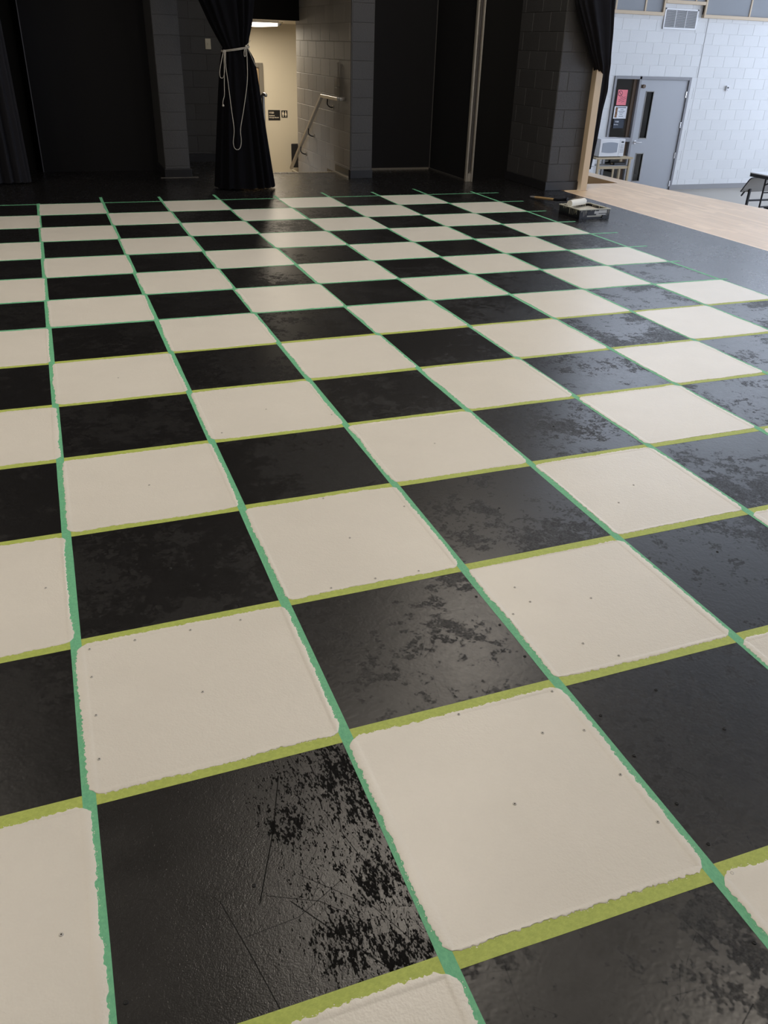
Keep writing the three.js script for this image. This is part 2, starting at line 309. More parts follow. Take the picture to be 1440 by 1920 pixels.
courses(hallWall, M.whiteBlock, 13.15, 17.2, H, 2.92, H, 13.35, hallPlace, 0, []);
tag(mesh('control_joint', box(13.138, 13.147, 1.12, 2.9, -15.008, -15.002), std([.42, .42, .44], .8), hallWall), 'vertical sealant joint');
mesh('baseboard', box(13.0, 19.4, H, H + .10, -15.0, -14.985), std([.30, .30, .31], .5), hallWall);
// room behind the door and sidelight
struct('wall_servery', merge([box(10.2, 13.8, H - .1, 2, -18.2, -18), box(10.0, 10.2, H - .1, 2, -18.2, -15.2), box(13.8, 14, H - .1, 2, -18.2, -15.2), box(10.2, 13.8, H - .1, H, -18, -15), box(10.2, 13.8, 1.6, 1.8, -18, -15.2)]), M.darkRoom, 'dim room seen through the sidelight', 'wall');

// ---------------------------------------------------------------- checkerboard: taped grid lines (straight strips, each a little off the square)
const S = .61;
const lineI = { '-2': [0, -1.22], '-1': [0, -.61], 0: [.0018, .0053], 1: [-.0001, .613], 2: [.001, 1.2221], 3: [.0022, 1.836], 4: [-.0047, 2.4206], 5: [-.0013, 3.0459], 6: [-.0003, 3.6528], 7: [.0046, 4.2875], 8: [.0031, 4.9035] };
const lineJ = { '-1': [.004, .60], 0: [.0173, -.0121], 1: [-.0001, -.6178], 2: [-.0096, -1.2016], 3: [-.0047, -1.828], 4: [-.0019, -2.4377], 5: [-.0027, -3.0368], 6: [-.0074, -3.6468], 7: [.0034, -4.2828], 8: [.0016, -4.8865], 9: [.0068, -5.4968], 10: [.0097, -6.1092], 11: [.0154, -6.7341], 12: [.0145, -7.3408], 13: [.0107, -7.9545], 14: [.0128, -8.5753] };
const cross = (i, j) => { const [a, b] = lineI[i], [m, c] = lineJ[j]; const z = (c + m * b) / (1 - a * m); return [b + a * z, z]; };
const GW = .015, LW = .0185;                          // half widths of the green and the yellow-green tape
const isLime = j => j <= 6;
const noise1 = (t, s) => { const i = Math.floor(t), f = t - i, u = f * f * (3 - 2 * f); return hash(i, 0, s) * (1 - u) + hash(i + 1, 0, s) * u; };
function paintedSquare(i, j, s) {
  const near = j < 4, step = j < 2 ? .0035 : j < 5 ? .006 : .014;
  const c = [cross(i, j), cross(i + 1, j), cross(i + 1, j + 1), cross(i, j + 1)];           // near-left, near-right, far-right, far-left
  const hz = [isLime(j) ? LW : GW, GW, isLime(j + 1) ? LW : GW, GW];
  const cx = (c[0][0] + c[2][0]) / 2, cz = (c[0][1] + c[2][1]) / 2;
  const loops = [[], [], [], [], []], flecks = [];
  for (let k = 0; k < 4; k++) {
    const A = c[k], B = c[(k + 1) % 4], prev = hz[(k + 3) % 4], next = hz[(k + 1) % 4];
    const len = Math.hypot(B[0] - A[0], B[1] - A[1]), dx = (B[0] - A[0]) / len, dz = (B[1] - A[1]) / len, nx = -dz, nz = dx;   // outward test below
    const out = (cx - A[0]) * nx + (cz - A[1]) * nz > 0 ? -1 : 1, ox = nx * out, oz = nz * out;
    const L = len - prev - next, n = Math.max(6, Math.round(L / step)), base = (k & 1 ? rr(.006, .017) : rr(.001, .010)), sd = s * 31 + k * 7;
    for (let q = 0; q < n; q++) {
      const d = prev + L * q / n, t = q / n, m = Math.min(q, n - q) * L / n;
      const slow = base + .009 * (noise1(t * 4, sd) - .4), fast = .004 * (noise1(d / .012, sd + 1) - .5) + .0055 * (noise1(d / .0045, sd + 2) - .5);
      let e = Math.max(.0005, Math.min(.021, slow + fast)) * Math.min(1, .15 + m / .018);
      const put = (loop, off, y) => {
        // keep the loops inside the corner by pulling the ends in along the edge
        const pull = off < 0 ? Math.max(0, -off - m) * (q < n / 2 ? 1 : -1) : 0;
        loops[loop].push([A[0] + dx * (d + pull) + ox * (off - hz[k]), y, A[1] + dz * (d + pull) + oz * (off - hz[k])]);
      };
      if (near && rnd() < .3 && m > .02) { const f = e + rr(.0003, .0035), a = rr(.0006, .0024), b = rr(.0004, .0014), t0 = d + rr(-.002, .002), pt = (al, o2) => [A[0] + dx * al + ox * (o2 - hz[k]), .00135, A[1] + dz * al + oz * (o2 - hz[k])]; flecks.push(pt(t0 - a, f), pt(t0 + a * .4, f + b), pt(t0 + a, f), pt(t0 - a, f), pt(t0 + a, f), pt(t0 - a * .2, f - b)); }
      put(0, e, .0006); put(1, e - .0008, .0022); put(2, -.0005, .0024); put(3, -.005, .0012); put(4, -.0095, .0012);
    }
  }
  const N = loops[0].length, pos = loops.flat(2), idx = [];
  for (let l = 0; l < 4; l++) for (let q = 0; q < N; q++) { const r = (q + 1) % N, a = l * N + q, b = l * N + r, e = a + N, f = b + N; idx.push(a, b, f, a, f, e); }
  pos.push(cx, .0012, cz); for (let q = 0; q < N; q++) idx.push(4 * N + q, 4 * N + (q + 1) % N, 5 * N);
  flecks.forEach((p, q) => { pos.push(...p); }); for (let q = 0; q < flecks.length; q += 3) idx.push(5 * N + 1 + q, 5 * N + 2 + q, 5 * N + 3 + q);
  const g = new THREE.BufferGeometry(); g.setAttribute('position', new THREE.Float32BufferAttribute(pos, 3)); g.setIndex(idx); g.computeVertexNormals();
  if (g.attributes.normal.getY(5 * N) < 0) { for (let q = 0; q < idx.length; q += 3) [idx[q], idx[q + 1]] = [idx[q + 1], idx[q]]; g.setIndex(idx); g.computeVertexNormals(); }
  return uvWorld(g, 0, 2, 1.22);
}
const quadSheet = (c, y, uvf) => {
  const g = new THREE.BufferGeometry(), P = c.map(([x, z]) => [x, y, z]), Q = c.map(([x, z]) => [x, .0001, z]), pos = [], uv = [];
  const tri = (...t) => t.forEach(p => { pos.push(...p); uv.push(...uvf(p)); });
  tri(P[0], P[1], P[2]); tri(P[0], P[2], P[3]);
  for (let k = 0; k < 4; k++) { const r = (k + 1) % 4; tri(Q[k], Q[r], P[r]); tri(Q[k], P[r], P[k]); }
  g.setAttribute('position', new THREE.Float32BufferAttribute(pos, 3)); g.setAttribute('uv', new THREE.Float32BufferAttribute(uv, 2)); g.computeVertexNormals(); return g;
};
// the heavily scratched black square has a wear pattern of its own
const sq00 = [cross(0, 0), cross(1, 0), cross(1, 1), cross(0, 1)];
function sqUV(x, z) { return [(x - sq00[0][0]) / S, (sq00[0][1] - z) / S]; }
const NS = 1024;
const frontMarks = canvas(NS, NS, (g, w, h) => {
  g.fillStyle = '#000'; g.fillRect(0, 0, w, h); g.lineCap = 'round';
  const P = (u, v) => { const p = onPlane(u, v, 'y', 0), q = sqUV(p.x, p.z); return [q[0] * w, (1 - q[1]) * h]; };
  const line = (pts, wd, a) => { g.strokeStyle = `rgba(255,255,255,${a})`; g.lineWidth = wd; g.beginPath(); pts.forEach(([u, v], k) => { const [x, y] = P(u, v); k ? g.lineTo(x, y) : g.moveTo(x, y); }); g.stroke(); };
  line([[522, 1455], [512, 1560], [487, 1695]], 4, .9); line([[412, 1690], [470, 1790], [532, 1905]], 3.5, .8); line([[412, 1690], [470, 1640], [482, 1622]], 2, .5);
  line([[363, 1560], [392, 1690], [418, 1850]], 2.5, .45); line([[500, 1680], [600, 1690], [672, 1722]], 2.5, .7); line([[545, 1690], [690, 1790], [800, 1862]], 4, .75);
  line([[560, 1640], [700, 1700], [810, 1795]], 3, .55); line([[620, 1440], [640, 1560], [740, 1690]], 3, .7); line([[455, 1760], [560, 1720], [640, 1650]], 2.5, .6);
  for (let k = 0; k < 900; k++) {
    const u = 1 - Math.pow(rnd(), 1.25) * .62, v = rnd(); if (rnd() > smooth(.36, .75, u)) continue;
    const a = rr(-.7, .5), l = rr(4, 40) * (rnd() < .15 ? 3 : 1), x = u * w, y = (1 - v) * h;
    g.strokeStyle = `rgba(255,255,255,${rr(.25, .8).toFixed(2)})`; g.lineWidth = rr(.7, 2.2);
    g.beginPath(); g.moveTo(x, y); g.lineTo(x + Math.sin(a) * l * .5 + rr(-3, 3), y + Math.cos(a) * l * .5); g.lineTo(x + Math.sin(a) * l, y + Math.cos(a) * l); g.stroke();
  }
  for (let k = 0; k < 420; k++) { const x = w * rr(.25, .75), y = h * rnd(), a = rr(-.35, .25), l = rr(8, 60); g.strokeStyle = `rgba(255,255,255,${rr(.04, .18).toFixed(2)})`; g.lineWidth = rr(.6, 1.4); g.beginPath(); g.moveTo(x, y); g.lineTo(x + Math.sin(a) * l, y + Math.cos(a) * l); g.stroke(); }
}).getContext('2d').getImageData(0, 0, NS, NS).data;
const frontGrain = field(NS, [[512, 512, 1], [256, 300, .8], [60, 60, .5], [9, 9, .8]], 401);
const flip = i => { const x = i % NS, y = (i / NS) | 0; return (NS - 1 - y) * NS + x; };
const fleckA = field(NS, [[14, 9, .35], [50, 22, .55], [130, 52, 1], [260, 110, 1], [512, 256, .7]], 733), fleckLow = field(NS, [[5, 5, 1], [11, 11, .7]], 811);
const scuffs = [[540, 1545, .07, .75], [650, 1425, .10, .6], [680, 1500, .09, .5], [705, 1645, .09, .45], [655, 1750, .10, .4], [600, 1470, .07, .35], [770, 1790, .08, .35]].map(([u, v, r, a]) => { const p = onPlane(u, v, 'y', 0); return [...sqUV(p.x, p.z), r, a]; });
const frontWear = new Float32Array(NS * NS);
for (let i = 0; i < NS * NS; i++) {
  const u = (i % NS) / NS, v = ((i / NS) | 0) / NS; let dens = .60 * smooth(.36, .70, u + .28 * (fleckLow[i] - .5));
  for (const [a, b, r, k] of scuffs) { const q = ((u - a) ** 2 + (v - b) ** 2) / (r * r); if (q < 6) dens += k * Math.exp(-q); }
  const thr = .80 - .36 * Math.min(1, dens); frontWear[i] = Math.min(1, smooth(thr, thr + .035, fleckA[i]) * .95 + frontMarks[4 * flip(i)] / 255);
}
const frontK = i => frontWear[i];
M.frontBlack = new THREE.MeshPhysicalMaterial({
  ior: 1.56,
  map: dataTex(NS, (i, o) => { const k = frontK(i), g = 24 + 12 * (frontGrain[i] - .5) - 18 * k; o[0] = g + 1.5; o[1] = g; o[2] = g - 1; }, true),
  roughness: 1, roughnessMap: dataTex(NS, (i, o) => { const k = frontK(i); o[1] = 255 * (.31 + .10 * (frontGrain[i] - .5) + .45 * k); o[3] = 255 * (1 - .85 * k); }, false), bumpMap: blackBump, bumpScale: .0005
});
M.frontBlack.specularIntensityMap = M.frontBlack.roughnessMap;
for (let j = -1; j < 14; j++) for (let i = -2; i < 8; i++) {
  if ((i + j) & 1) tag(mesh('white_square', paintedSquare(i, j, (i + 3) * 20 + j + 2), M.whitePaint, floor), 'square of white paint with ragged edges over the tape');
  else {
    const c = [cross(i, j), cross(i + 1, j), cross(i + 1, j + 1), cross(i, j + 1)], front = !i && !j, ox = hash(i + 9, j + 9, 1) * 1.7, oz = hash(i + 9, j + 9, 2) * 1.7, tr = hash(i + 9, j + 9, 3) < .4;
    const o = mesh('black_square', quadSheet(c, .0005, front ? p => sqUV(p[0], p[2]) : p => tr ? [(p[2] + ox) / TILE, (p[0] + oz) / TILE] : [(p[0] + ox) / TILE, (p[2] + oz) / TILE]), front ? M.frontBlack : M.blackFloor, floor);
    if (front) tag(o, 'black square covered in dark scratches and scuffs');
  }
}
// tape strips
function strip(name, A, B, half, y, m, label, group) {
  const dx = B[0] - A[0], dz = B[1] - A[1], l = Math.hypot(dx, dz), nx = -dz / l * half, nz = dx / l * half, n = Math.max(2, Math.round(l / .05));
  const pos = [], uv = [], idx = [];
  for (let k = 0; k <= n; k++) {
    const t = k / n, w = .0012 * (noise1(t * l * 5, name.length + Math.round(A[0] * 100)) - .5), x = A[0] + dx * t + nx / half * w, z = A[1] + dz * t + nz / half * w;
    [[-1, .0002], [-1, y], [1, y], [1, .0002]].forEach(([sgn, h]) => { pos.push(x + nx * sgn, h, z + nz * sgn); uv.push(sgn * .5 + .5, t * l * 4); });
  }
  for (let k = 0; k < n; k++) for (let e = 0; e < 3; e++) { const a = k * 4 + e, b = a + 4; idx.push(a, b, b + 1, a, b + 1, a + 1); }
  idx.push(0, 1, 2, 0, 2, 3); const q = n * 4; idx.push(q, q + 2, q + 1, q, q + 3, q + 2);
  let g = new THREE.BufferGeometry(); g.setAttribute('position', new THREE.Float32BufferAttribute(pos, 3)); g.setAttribute('uv', new THREE.Float32BufferAttribute(uv, 2)); g.setIndex(idx);
  g = g.toNonIndexed(); g.computeVertexNormals();
  if (g.attributes.normal.getY(6) < 0) { const p = g.attributes.position.array, u = g.attributes.uv.array; for (let k = 0; k < p.length; k += 9) for (let e = 0; e < 3; e++) [p[k + e], p[k + 3 + e]] = [p[k + 3 + e], p[k + e]]; for (let k = 0; k < u.length; k += 6) for (let e = 0; e < 2; e++) [u[k + e], u[k + 2 + e]] = [u[k + 2 + e], u[k + e]]; g.computeVertexNormals(); }
  return tag(mesh(name, g, m), label, 'tape', group);
}
const nth = n => ['', 'first', 'second', 'third', 'fourth', 'fifth', 'sixth', 'seventh', 'eighth', 'ninth', 'tenth', 'eleventh', 'twelfth', 'thirteenth', 'fourteenth'][n];
const tailZ = { '-2': -8.62, '-1': -8.64, 0: -8.62, 1: -8.92, 2: -8.86, 3: -8.9, 4: -8.72, 5: -8.86, 6: -8.8, 7: -8.95, 8: -8.65 };
for (let i = -2; i <= 8; i++) {
  const [a, b] = lineI[i], z0 = .75, z1 = tailZ[i];
  strip('masking_tape_strip', [b + a * z0, z0], [b + a * z1, z1], GW, .0011, M.greenTape,
    i === 8 ? 'long green masking tape strip bordering the checkerboard on the paint tray side' : `${nth(8 - i)} green tape strip counted from the paint tray border strip, running toward the back wall`, i === 8 ? null : 'tape strips running toward the back wall');
}
const tailX = { '-1': 5.1, 0: 5.1, 1: 5.1, 2: 5.1, 3: 5.05, 4: 5.05, 5: 5.0, 6: 5.0, 7: 4.96, 8: 4.99, 9: 5.09, 10: 5.19, 11: 5.09, 12: 5.11, 13: 5.18, 14: 5.18 };
for (let j = 0; j <= 14; j++) {
  const [m, c] = lineJ[j], x0 = -1.3, x1 = tailX[j], lime = isLime(j);
  strip('masking_tape_strip', [x0, c + m * x0], [x1, c + m * x1], lime ? LW : GW, .0009, lime ? M.limeTape : M.greenTape,
    j === 14 ? 'green masking tape strip along the far edge of the checkerboard by the curtain' : `${lime ? 'yellow-green' : 'thin green'} cross tape strip, ${nth(14 - j)} one counted from the strip by the tied curtain`,
    j === 14 ? null : lime ? 'yellow-green tape strips across the stage' : 'green tape strips across the far rows');
}
// countersunk screws in the floor sheets
{
  const prof = [[.0046, 0], [.0042, .0016], [.003, .0019], [.0022, .0008], [0, .0006]].map(p => new THREE.Vector2(...p)), cup = new THREE.LatheGeometry(prof, 12), pit = new THREE.CircleGeometry(.0017, 10);
  pit.rotateX(-Math.PI / 2); pit.translate(0, .0011, 0);
  const W = [[965, 1508], [1017, 1375], [860, 1340], [1035, 1297], [1095, 1370], [1163, 1453], [1233, 1542], [380, 1298], [168, 1218], [172, 1270], [180, 1342], [186, 1424], [357, 1182], [451, 1163], [253, 1201], [606, 935], [656, 1009], [758, 950], [1108, 1122], [965, 1102], [962, 1152], [994, 1129], [1093, 1207], [1160, 1230], [115, 1753], [86, 1103], [280, 910], [704, 1085], [785, 1071], [621, 1103], [1188, 910], [1160, 943], [1372, 1638], [222, 709], [499, 768], [622, 778], [416, 812], [815, 832]];
  const K = [[893, 1119], [937, 1172], [984, 1231], [1126, 1342], [1189, 1417], [1358, 1367], [1328, 1583], [1230, 1294], [1269, 1507], [1414, 1768], [320, 1066], [476, 1661], [936, 953], [1038, 800], [1345, 1035], [236, 1880]];
  for (const [list, m, y] of [[W, M.screwWhite, .0011], [K, M.screwBlack, .0004]]) for (const [u, v] of list) { const p = onPlane(u, v, 'y', 0), o = mesh('screw', cup, m, floor); o.position.set(p.x, y, p.z); mesh('socket', pit, M.screwBlack, o); }
}

// ---------------------------------------------------------------- curtains
// a gathered cloth: rings of folds between left and right at each height; back and front pleats
function gathered(sections, folds, N = 220, rows = 60, seed = 1) {
  const pos = [], idx = [], uv = [];
  const ys = sections.map(s => s[0]);
  const at = t => { const y = ys[0] + (ys[ys.length - 1] - ys[0]) * t; let k = 0; while (k < ys.length - 2 && (ys[k + 1] - y) * (ys[1] - ys[0]) < 0) k++; const f = (y - ys[k]) / (ys[k + 1] - ys[k]), u = f * f * (3 - 2 * f) * .5 + f * .5; return sections[k].map((v, q) => v + (sections[k + 1][q] - v) * u); };
  for (let r = 0; r <= rows; r++) {
    const t = r / rows, [y, xl, xr, z, depth, amp] = at(t);
    for (let q = 0; q < N; q++) {
      const a = q / N * Math.PI * 2, c = Math.cos(a), s = Math.sin(a), w = (xr - xl) / 2;
      const ph = a * folds + 1.3 * Math.sin(a * 3 + seed) + .5 * Math.sin(t * 3 + a * 2), p = Math.cos(ph) * amp * (0.65 + .35 * Math.sin(a * 5 + seed));
      const k = Math.sign(c) * Math.pow(Math.abs(c), .75);
      pos.push((xl + xr) / 2 + (w - amp * .5) * k + c * p * .5, y + (t > .985 ? .005 * Math.cos(ph + 1) : 0), z + depth * s + s * p);
      uv.push(q / N * 6, y);
    }
  }
  for (let r = 0; r < rows; r++) for (let q = 0; q < N; q++) { const e = (q + 1) % N, a = r * N + q, b = r * N + e; idx.push(a, b, b + N, a, b + N, a + N); }
  const g = new THREE.BufferGeometry(); g.setAttribute('position', new THREE.Float32BufferAttribute(pos, 3)); g.setAttribute('uv', new THREE.Float32BufferAttribute(uv, 2)); g.setIndex(idx); g.computeVertexNormals(); return g;
}
tag(mesh('stage_curtain', gathered([
  [6.0, 1.0, 2.85, -9.3, .10, .05], [3.2, 1.45, 2.62, -9.3, .11, .045], [2.4, 1.70, 2.52, -9.3, .12, .035], [1.87, 1.855, 2.468, -9.3, .13, .03], [1.66, 1.955, 2.432, -9.3, .12, .025], [1.52, 2.035, 2.39, -9.3, .11, .018],
  [1.43, 2.09, 2.372, -9.3, .10, .012], [1.34, 2.06, 2.435, -9.3, .12, .02], [1.22, 2.04, 2.462, -9.3, .13, .022], [.99, 2.01, 2.492, -9.3, .15, .026], [.6, 1.965, 2.546, -9.3, .17, .03], [.2, 1.92, 2.602, -9.3, .19, .033], [.022, 1.90, 2.628, -9.3, .20, .035]], 17, 260, 110, 2), M.velvet),
  'black velvet stage curtain gathered by a white rope beside the stairs', 'curtain');
tag(mesh('house_curtain', gathered([
  [5.8, 5.62, 6.36, -8.36, .10, .045], [2.6, 5.76, 6.36, -8.40, .10, .035], [2.0, 5.86, 6.37, -8.42, .10, .03], [1.71, 6.03, 6.41, -8.43, .09, .026], [1.50, 6.15, 6.43, -8.44, .08, .022], [1.38, 6.24, 6.46, -8.46, .07, .02],
  [1.27, 6.36, 6.54, -8.58, .07, .018], [1.11, 6.45, 6.65, -8.72, .07, .018], [.89, 6.44, 6.63, -8.74, .07, .016], [.56, 6.44, 6.62, -8.75, .07, .016], [.22, 6.44, 6.595, -8.76, .06, .015]], 11, 180, 90, 5), M.houseVelvet),
  'black house curtain drawn back against the wooden casing', 'curtain');
tag(mesh('leg_curtain', gathered([[5.8, -1.3, -.12, -10.02, .06, .05], [2, -1.3, -.10, -10.0, .06, .05], [0.02, -1.3, -.055, -9.99, .06, .05]], 21, 240, 12, 9), M.legVelvet), 'dark pleated masking curtain at the end of the back wall', 'curtain');

// rope tied round the gathered curtain
{
  const rope = thing('tie_rope', 'thin white rope tied round the black curtain with a long hanging loop', 'rope');
  const Zf = -9.165, P = (u, v, z = Zf) => onPlane(u, v, 'z', z).toArray();
  const ring = []; for (let k = 0; k <= 28; k++) { const a = k / 28 * Math.PI * 2; ring.push([2.231 + .152 * Math.cos(a), 1.425 + .024 * Math.cos(a), -9.3 + .125 * Math.sin(a)]); }
  mesh('knot_band', merge([tube(ring, .005, 80), tube(ring.map(p => [p[0], p[1] - .011, p[2]]), .004, 80)]), M.rope, rope);
  mesh('hanging_loop', tube([P(423, 94), P(423, 120, -9.13), P(427, 150, -9.12), P(434, 205, -9.10), P(439, 245, -9.085), P(437.5, 268, -9.08), P(440, 278, -9.08), P(445, 281, -9.08), P(450, 278, -9.08), P(452.5, 265, -9.08), P(451, 245, -9.085), P(457, 205, -9.10), P(463, 160, -9.12), P(464, 140, -9.13), P(462.5, 92, -9.17)], .0036, 90), M.rope, rope);
  mesh('side_loop', tube([P(420, 93), P(416, 110, -9.15), P(412, 138, -9.14), P(414, 146, -9.14), P(418, 146, -9.14), P(421, 135, -9.14), P(420, 112, -9.15), P(421, 94)], .0034, 50), M.rope, rope);
  mesh('loose_end', merge([tube([P(421, 94), P(420.5, 120, -9.14), P(420.5, 155, -9.13), P(420.5, 180, -9.12), P(418, 190, -9.12), P(418, 198, -9.12)], .0034, 40), new THREE.SphereGeometry(.012, 12, 8).translate(...P(418.5, 198, -9.12))]), M.rope, rope);
  mesh('bow', merge([tube([P(462, 86), P(458, 95, -9.16), P(458.5, 106, -9.15), P(460.5, 105, -9.15), P(460.5, 92, -9.16), P(463, 87)], .0034, 30), tube([P(462, 86), P(466, 81, -9.2), P(469, 76, -9.26)], .0034, 16), tube([P(463, 87), P(471, 105, -9.2), P(479, 124, -9.24)], .0034, 20), new THREE.SphereGeometry(.014, 12, 8).translate(...P(462, 87))]), M.rope, rope);
}

// ---------------------------------------------------------------- stairs: rails, plates, signs, chair, lamp
function handrail(name, label, x, wallX, top0, z0, zk, y0, zEnd, slope) {
  const r = thing(name, label, 'handrail');
  const yE = y0 - (zk - zEnd) * slope;
  const sq = (a, b, w) => { const A = new THREE.Vector3(...a), B = new THREE.Vector3(...b), d = B.clone().sub(A), g = new RoundedBoxGeometry(w, w, d.length(), 2, w * .2); g.applyQuaternion(new THREE.Quaternion().setFromUnitVectors(new THREE.Vector3(0, 0, 1), d.normalize())); g.translate((A.x + B.x) / 2, (A.y + B.y) / 2, (A.z + B.z) / 2); return g; };
  mesh('rail', merge([sq([x, y0, zk], [x, yE, zEnd], .042), sq([x, y0, z0], [x, y0, zk], .042), sq([x, y0, z0], [wallX, y0, z0], .042)]), M.steel, r);
  for (const t of [.16, .52, .86]) { const z = t === .16 ? zk + .26 : zk + (zEnd - zk) * t * .75, y = t === .16 ? y0 : y0 - (zk - z) * slope; const b = mesh('bracket', tube([[x, y - .02, z], [x, y - .09, z], [x + (wallX - x) * .5, y - .12, z], [wallX, y - .12, z]], .008, 20), M.blackMetal, r); mesh('rosette', bar([wallX, y - .12, z], [wallX + (x > wallX ? .012 : -.012), y - .12, z], .026, 14), M.steel, b); }
  return r;
}
handrail('stair_handrail', 'square steel handrail running down the dark block wall of the stairs', 3.675, 3.758, .9, -10.12, -10.85, .90, -12.5, .665);
{
  const r = thing('stair_guard_rail', 'steel rail end showing beside the tied curtain', 'handrail');
  mesh('rail', merge([tube([[2.86, .91, -10.6], [2.86, .91, -10.75], [2.86, .80, -10.95], [2.86, -.2, -12.4]], .021, 40, 12), new THREE.SphereGeometry(.021, 12, 8).translate(2.86, .91, -10.6)]), M.steel, r);
  mesh('post', bar([2.86, -.18, -10.75], [2.86, .90, -10.75], .018, 12), M.steel, r);
}
function wallPlate(label, p, turn, w, h, m, category = 'switch') {
  const t = thing('switch_plate', label, category, p, turn);
  mesh('plate', rbox(-w / 2, w / 2, -h / 2, h / 2, 0, .008, .003), m, t); mesh('toggle', rbox(-.006, .006, -.012, .012, .008, .02, .002), m, t); return t;
}
wallPlate('ivory light switch plate on the black alcove wall', [2.385, 1.45, -11.798], 0, .075, .125, M.ivory);
{
  const t = thing('switch_box', 'grey surface switch box above the handrail on the stair wall', 'switch box', [3.76, 0, -10.375], -Math.PI / 2);
  mesh('conduit', bar([0, 1.10, .012], [0, 1.30, .012], .011, 10), M.stairBlock[2], t);
  mesh('upper_box', rbox(-.045, .045, 1.03, 1.13, 0, .045), std([.24, .21, .17], .5), t);
  mesh('lower_box', rbox(-.045, .045, .93, 1.02, 0, .04), std([.24, .21, .17], .5), t);
}
const printMat = (w, h, draw, roughness = .6) => new THREE.MeshPhysicalMaterial({ map: printTex(w, h, draw), roughness });
function plateSign(name, label, category, x0, x1, y0, y1, z, draw, px = 512, d = .006) {
  const t = thing(name, label, category, [(x0 + x1) / 2, y0, z]);
  const w = x1 - x0, h = y1 - y0; mesh('plate', rbox(-w / 2, w / 2, 0, h, 0, d, .002), M.darkPlastic, t);
  const f = new THREE.PlaneGeometry(w * .985, h * .985); f.translate(0, h / 2, d + .0008); mesh('print', f, printMat(px, Math.round(px * h / w), draw), t); return t;
}
plateSign('room_sign', 'black room number sign reading student change room on the cream wall', 'sign', 3.945, 4.16, .285, .45, -15, (g, w, h) => {
  g.fillStyle = '#0d0a0a'; g.fillRect(0, 0, w, h); g.fillStyle = '#e6dcc8'; g.font = `bold ${h * .24}px sans-serif`; g.fillText('115D', w * .05, h * .34); g.font = `bold ${h * .165}px sans-serif`; g.fillText('Student', w * .05, h * .60); g.fillText('Change Room', w * .05, h * .79);
});
plateSign('washroom_sign', 'black washroom pictogram sign on the cream wall', 'sign', 4.185, 4.295, .33, .445, -15, (g, w, h) => {
  g.fillStyle = '#0d0a0a'; g.fillRect(0, 0, w, h); g.fillStyle = '#e6dcc8';
  for (const [cx, f] of [[.27, 0], [.71, 1]]) {
    g.beginPath(); g.arc(w * cx, h * .17, h * .07, 0, 7); g.fill();
    if (!f) { g.fillRect(w * (cx - .15), h * .27, w * .30, h * .07); g.fillRect(w * (cx - .15), h * .27, w * .06, h * .34); g.fillRect(w * (cx + .09), h * .27, w * .06, h * .34); g.fillRect(w * (cx - .085), h * .27, w * .17, h * .62); g.fillStyle = '#0d0a0a'; g.fillRect(w * (cx - .008), h * .60, w * .016, h * .3); g.fillStyle = '#e6dcc8'; }
    else { g.beginPath(); g.moveTo(w * (cx - .07), h * .26); g.lineTo(w * (cx + .07), h * .26); g.lineTo(w * (cx + .18), h * .68); g.lineTo(w * (cx - .18), h * .68); g.fill(); g.fillRect(w * (cx - .075), h * .66, w * .055, h * .24); g.fillRect(w * (cx + .02), h * .66, w * .055, h * .24); }
  }
}, 256);
{ // corridor door seen past the curtain
  const d = thing('door_1', 'wooden corridor door in a grey frame', 'door', [3.42, H, -15]); d.userData.kind = 'structure';
  mesh('door_frame', merge([rbox(-.52, -.45, 0, 2.26, 0, .05), rbox(.38, .45, 0, 2.26, 0, .05), rbox(-.45, .38, 2.19, 2.26, 0, .05)]), std([.16, .145, .12], .5), d);
  const leaf = mesh('door_leaf', rbox(-.45, .38, 0, 2.19, -.02, .02), std([.34, .24, .14], .5), d); mesh('lever', merge([bar([.28, 1.0, .02], [.28, 1.0, .07], .012), bar([.28, 1.0, .07], [.16, 1.0, .07], .01)]), M.steel, leaf);
}
{ // stacking chair at the foot of the stairs
  const c = thing('stacking_chair', 'black chair with a pale frame standing by the cream corridor wall', 'chair', [4.53, H, -14.62], 0);
  mesh('backrest', rbox(-.23, .23, .60, 1.0, -.20, -.17, .014), M.blackMetal, c); mesh('seat', rbox(-.23, .23, .48, .53, -.18, .26, .014), M.blackMetal, c);
  const fr = std([.5, .46, .38], .4);
  for (const sx of [-.215, .215]) { mesh('leg', bar([sx, 0, .26], [sx, .48, .22], .012), fr, c); mesh('leg', tube([[sx, 0, -.26], [sx, .5, -.20], [sx, .98, -.205]], .012, 24), fr, c); mesh('stretcher', bar([sx, .56, -.2], [sx, .56, .2], .012), fr, c); }
}
{ // corridor lamp
  const l = thing('corridor_ceiling_light', 'long white fluorescent fixture on the corridor ceiling', 'ceiling light', [3.38, 1.772, -13.55]);
  mesh('housing', rbox(-.28, .28, -.03, 0, -.62, .62), M.whitePlastic, l); mesh('tube_lens', rbox(-.26, .26, -.07, -.028, -.60, .60), lampGlow(CORRIDOR_RGB, 5), l);
  areaLight(.5, 1.16, CORRIDOR_RGB, CORRIDOR_LIGHT, [3.38, 1.772 - .08, -13.55], [3.38, 0, -13.5501]);
  const s = thing('smoke_detector', 'small round detector on the corridor ceiling', 'detector', [3.80, 1.772, -13.5]);
  mesh('base', bar([0, 0, 0], [0, -.02, 0], .06, 20), M.ivory, s); mesh('sensor_cap', bar([0, -.02, 0], [0, -.05, 0], .045, 20, .03), M.framePaint, s);
}
